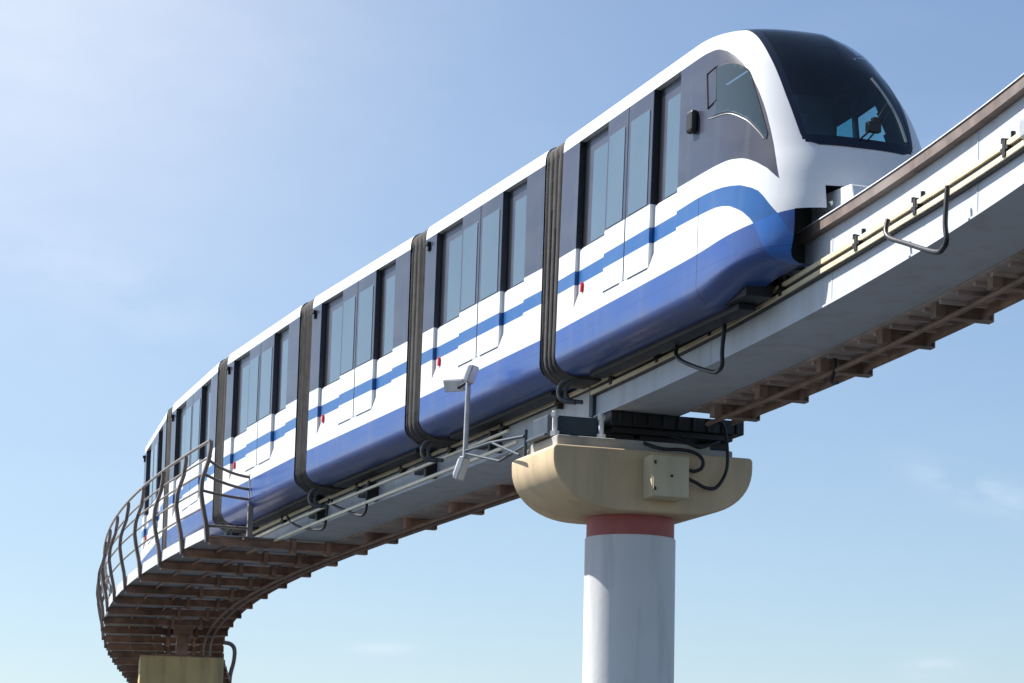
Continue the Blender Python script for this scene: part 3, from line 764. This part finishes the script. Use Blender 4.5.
SUN_EL = math.radians(48); SUN_AZ = math.radians(-63.5)
sd = Vector((math.sin(SUN_AZ) * math.cos(SUN_EL), math.cos(SUN_AZ) * math.cos(SUN_EL), math.sin(SUN_EL)))
ld = bpy.data.lights.new('sun', 'SUN'); ld.energy = 4.9; ld.angle = math.radians(.53); ld.color = (1, .965, .91)
lo = bpy.data.objects.new('sun', ld); COL.objects.link(lo); lo.rotation_euler = sd.to_track_quat('Z', 'Y').to_euler(); lo.location = (0, 0, 60)
W = bpy.data.worlds.new('World'); SC.world = W; W.use_nodes = True
wt = W.node_tree; bg_ = wt.nodes['Background']
sky = wt.nodes.new('ShaderNodeTexSky'); sky.sky_type = 'NISHITA'; sky.sun_disc = False
sky.sun_elevation = SUN_EL; sky.sun_rotation = SUN_AZ % (2 * PI); sky.air_density = .9; sky.dust_density = .7; sky.ozone_density = 2.5; sky.altitude = 100
tcw = wt.nodes.new('ShaderNodeTexCoord')
def wn(typ, **kw):
    x = wt.nodes.new(typ)
    for k, v in kw.items(): setattr(x, k, v)
    return x
def wm(op, a, b=None, c=None):
    x = wn('ShaderNodeMath', operation=op)
    for i, q in enumerate((a, b, c)):
        if q is None: continue
        if isinstance(q, bpy.types.NodeSocket): wt.links.new(q, x.inputs[i])
        else: x.inputs[i].default_value = q
    return x.outputs[0]
def pixdir(px, py):
    X, Y = px - 512, 341.5 - py; cr, sr = math.cos(ROLL), math.sin(ROLL)
    r_, u_ = (X * cr + Y * sr) / FPX, (-X * sr + Y * cr) / FPX
    d = Vector((r_, math.cos(PITCH) - u_ * math.sin(PITCH), math.sin(PITCH) + u_ * math.cos(PITCH))); d.normalize(); return d
cloud = None
mp = wn('ShaderNodeMapping'); wt.links.new(tcw.outputs['Generated'], mp.inputs[0]); mp.inputs['Scale'].default_value = (1, 1, 3.2)
nz = wn('ShaderNodeTexNoise'); wt.links.new(mp.outputs[0], nz.inputs['Vector']); nz.inputs['Scale'].default_value = 11; nz.inputs['Detail'].default_value = 9; nz.inputs['Roughness'].default_value = .58
mp2 = wn('ShaderNodeMapping'); wt.links.new(tcw.outputs['Generated'], mp2.inputs[0]); mp2.inputs['Scale'].default_value = (1, 1, 2.2)
nz2 = wn('ShaderNodeTexNoise'); wt.links.new(mp2.outputs[0], nz2.inputs['Vector']); nz2.inputs['Scale'].default_value = 42; nz2.inputs['Detail'].default_value = 8
rg = wn('ShaderNodeMapRange'); wt.links.new(nz.outputs['Fac'], rg.inputs[0]); rg.inputs[1].default_value = .50; rg.inputs[2].default_value = .80; rg.inputs[4].default_value = .03
cloud = rg.outputs[0]
# a few wisps of cloud at their own bearings
for px, py, wx, wy, slope, amt in ((985, 492, 70, 16, .35, .24), (934, 669, 30, 9, .0, .34), (383, 648, 34, 6, 0, .15), (110, 290, 110, 40, .4, .08), (985, 135, 70, 16, -.2, .12), (-60, -20, 420, 330, .0, .50)):
    c = pixdir(px, py); ex = (pixdir(px + 10, py + 10 * slope) - c).normalized(); ey = c.cross(ex).normalized()
    sub = wn('ShaderNodeVectorMath', operation='SUBTRACT'); wt.links.new(tcw.outputs['Generated'], sub.inputs[0]); sub.inputs[1].default_value = c
    def dot(vv, sc):
        d_ = wn('ShaderNodeVectorMath', operation='DOT_PRODUCT'); wt.links.new(sub.outputs[0], d_.inputs[0]); d_.inputs[1].default_value = vv * (FPX / sc); return d_.outputs['Value']
    a, b_, cc_ = dot(ex, wx), dot(ey, wy), dot(c, wx)
    r2 = wm('ADD', wm('ADD', wm('MULTIPLY', a, a), wm('MULTIPLY', b_, b_)), wm('MULTIPLY', cc_, cc_))
    gs_ = wm('POWER', 2.718, wm('MULTIPLY', r2, -1.))
    tex = wn('ShaderNodeMapRange'); wt.links.new(nz2.outputs['Fac'], tex.inputs[0]); tex.inputs[1].default_value = .36; tex.inputs[2].default_value = .62; tex.inputs[3].default_value = .92 if wx > 300 else 0.
    cloud = wm('ADD', cloud, wm('MULTIPLY', wm('MULTIPLY', gs_, tex.outputs[0]), amt))
cloud = wm('MINIMUM', cloud, .8)
mx = wn('ShaderNodeMix', data_type='RGBA'); wt.links.new(cloud, mx.inputs[0]); tn = wn('ShaderNodeMix', data_type='RGBA', blend_type='MULTIPLY'); tn.inputs[0].default_value = 1; tn.inputs[7].default_value = (1.02, 1.0, .985, 1); wt.links.new(sky.outputs[0], tn.inputs[6]); wt.links.new(tn.outputs[2], mx.inputs[6]); mx.inputs[7].default_value = (8.0, 8.2, 8.5, 1)
wt.links.new(mx.outputs[2], bg_.inputs[0]); bg_.inputs[1].default_value = .076

cam = bpy.data.cameras.new('camera'); co = bpy.data.objects.new('camera', cam); COL.objects.link(co)
cam.sensor_width = 36; cam.lens = FPX / 1024 * 36; cam.clip_end = 20000; cam.clip_start = .1
cp, sp, cr, sr = math.cos(PITCH), math.sin(PITCH), math.cos(ROLL), math.sin(ROLL)
r0 = Vector((1, 0, 0)); u0 = Vector((0, -sp, cp)); f0 = Vector((0, cp, sp))
R_ = r0 * cr - u0 * sr; U_ = r0 * sr + u0 * cr
m = Matrix(((R_.x, U_.x, -f0.x, 0), (R_.y, U_.y, -f0.y, 0), (R_.z, U_.z, -f0.z, CAMZ), (0, 0, 0, 1)))
co.matrix_world = m; SC.camera = co
vs = SC.view_settings; vs.view_transform = 'Standard'; vs.look = 'None'; vs.exposure = .9; vs.gamma = 1
SC.render.resolution_x = 1024; SC.render.resolution_y = 683
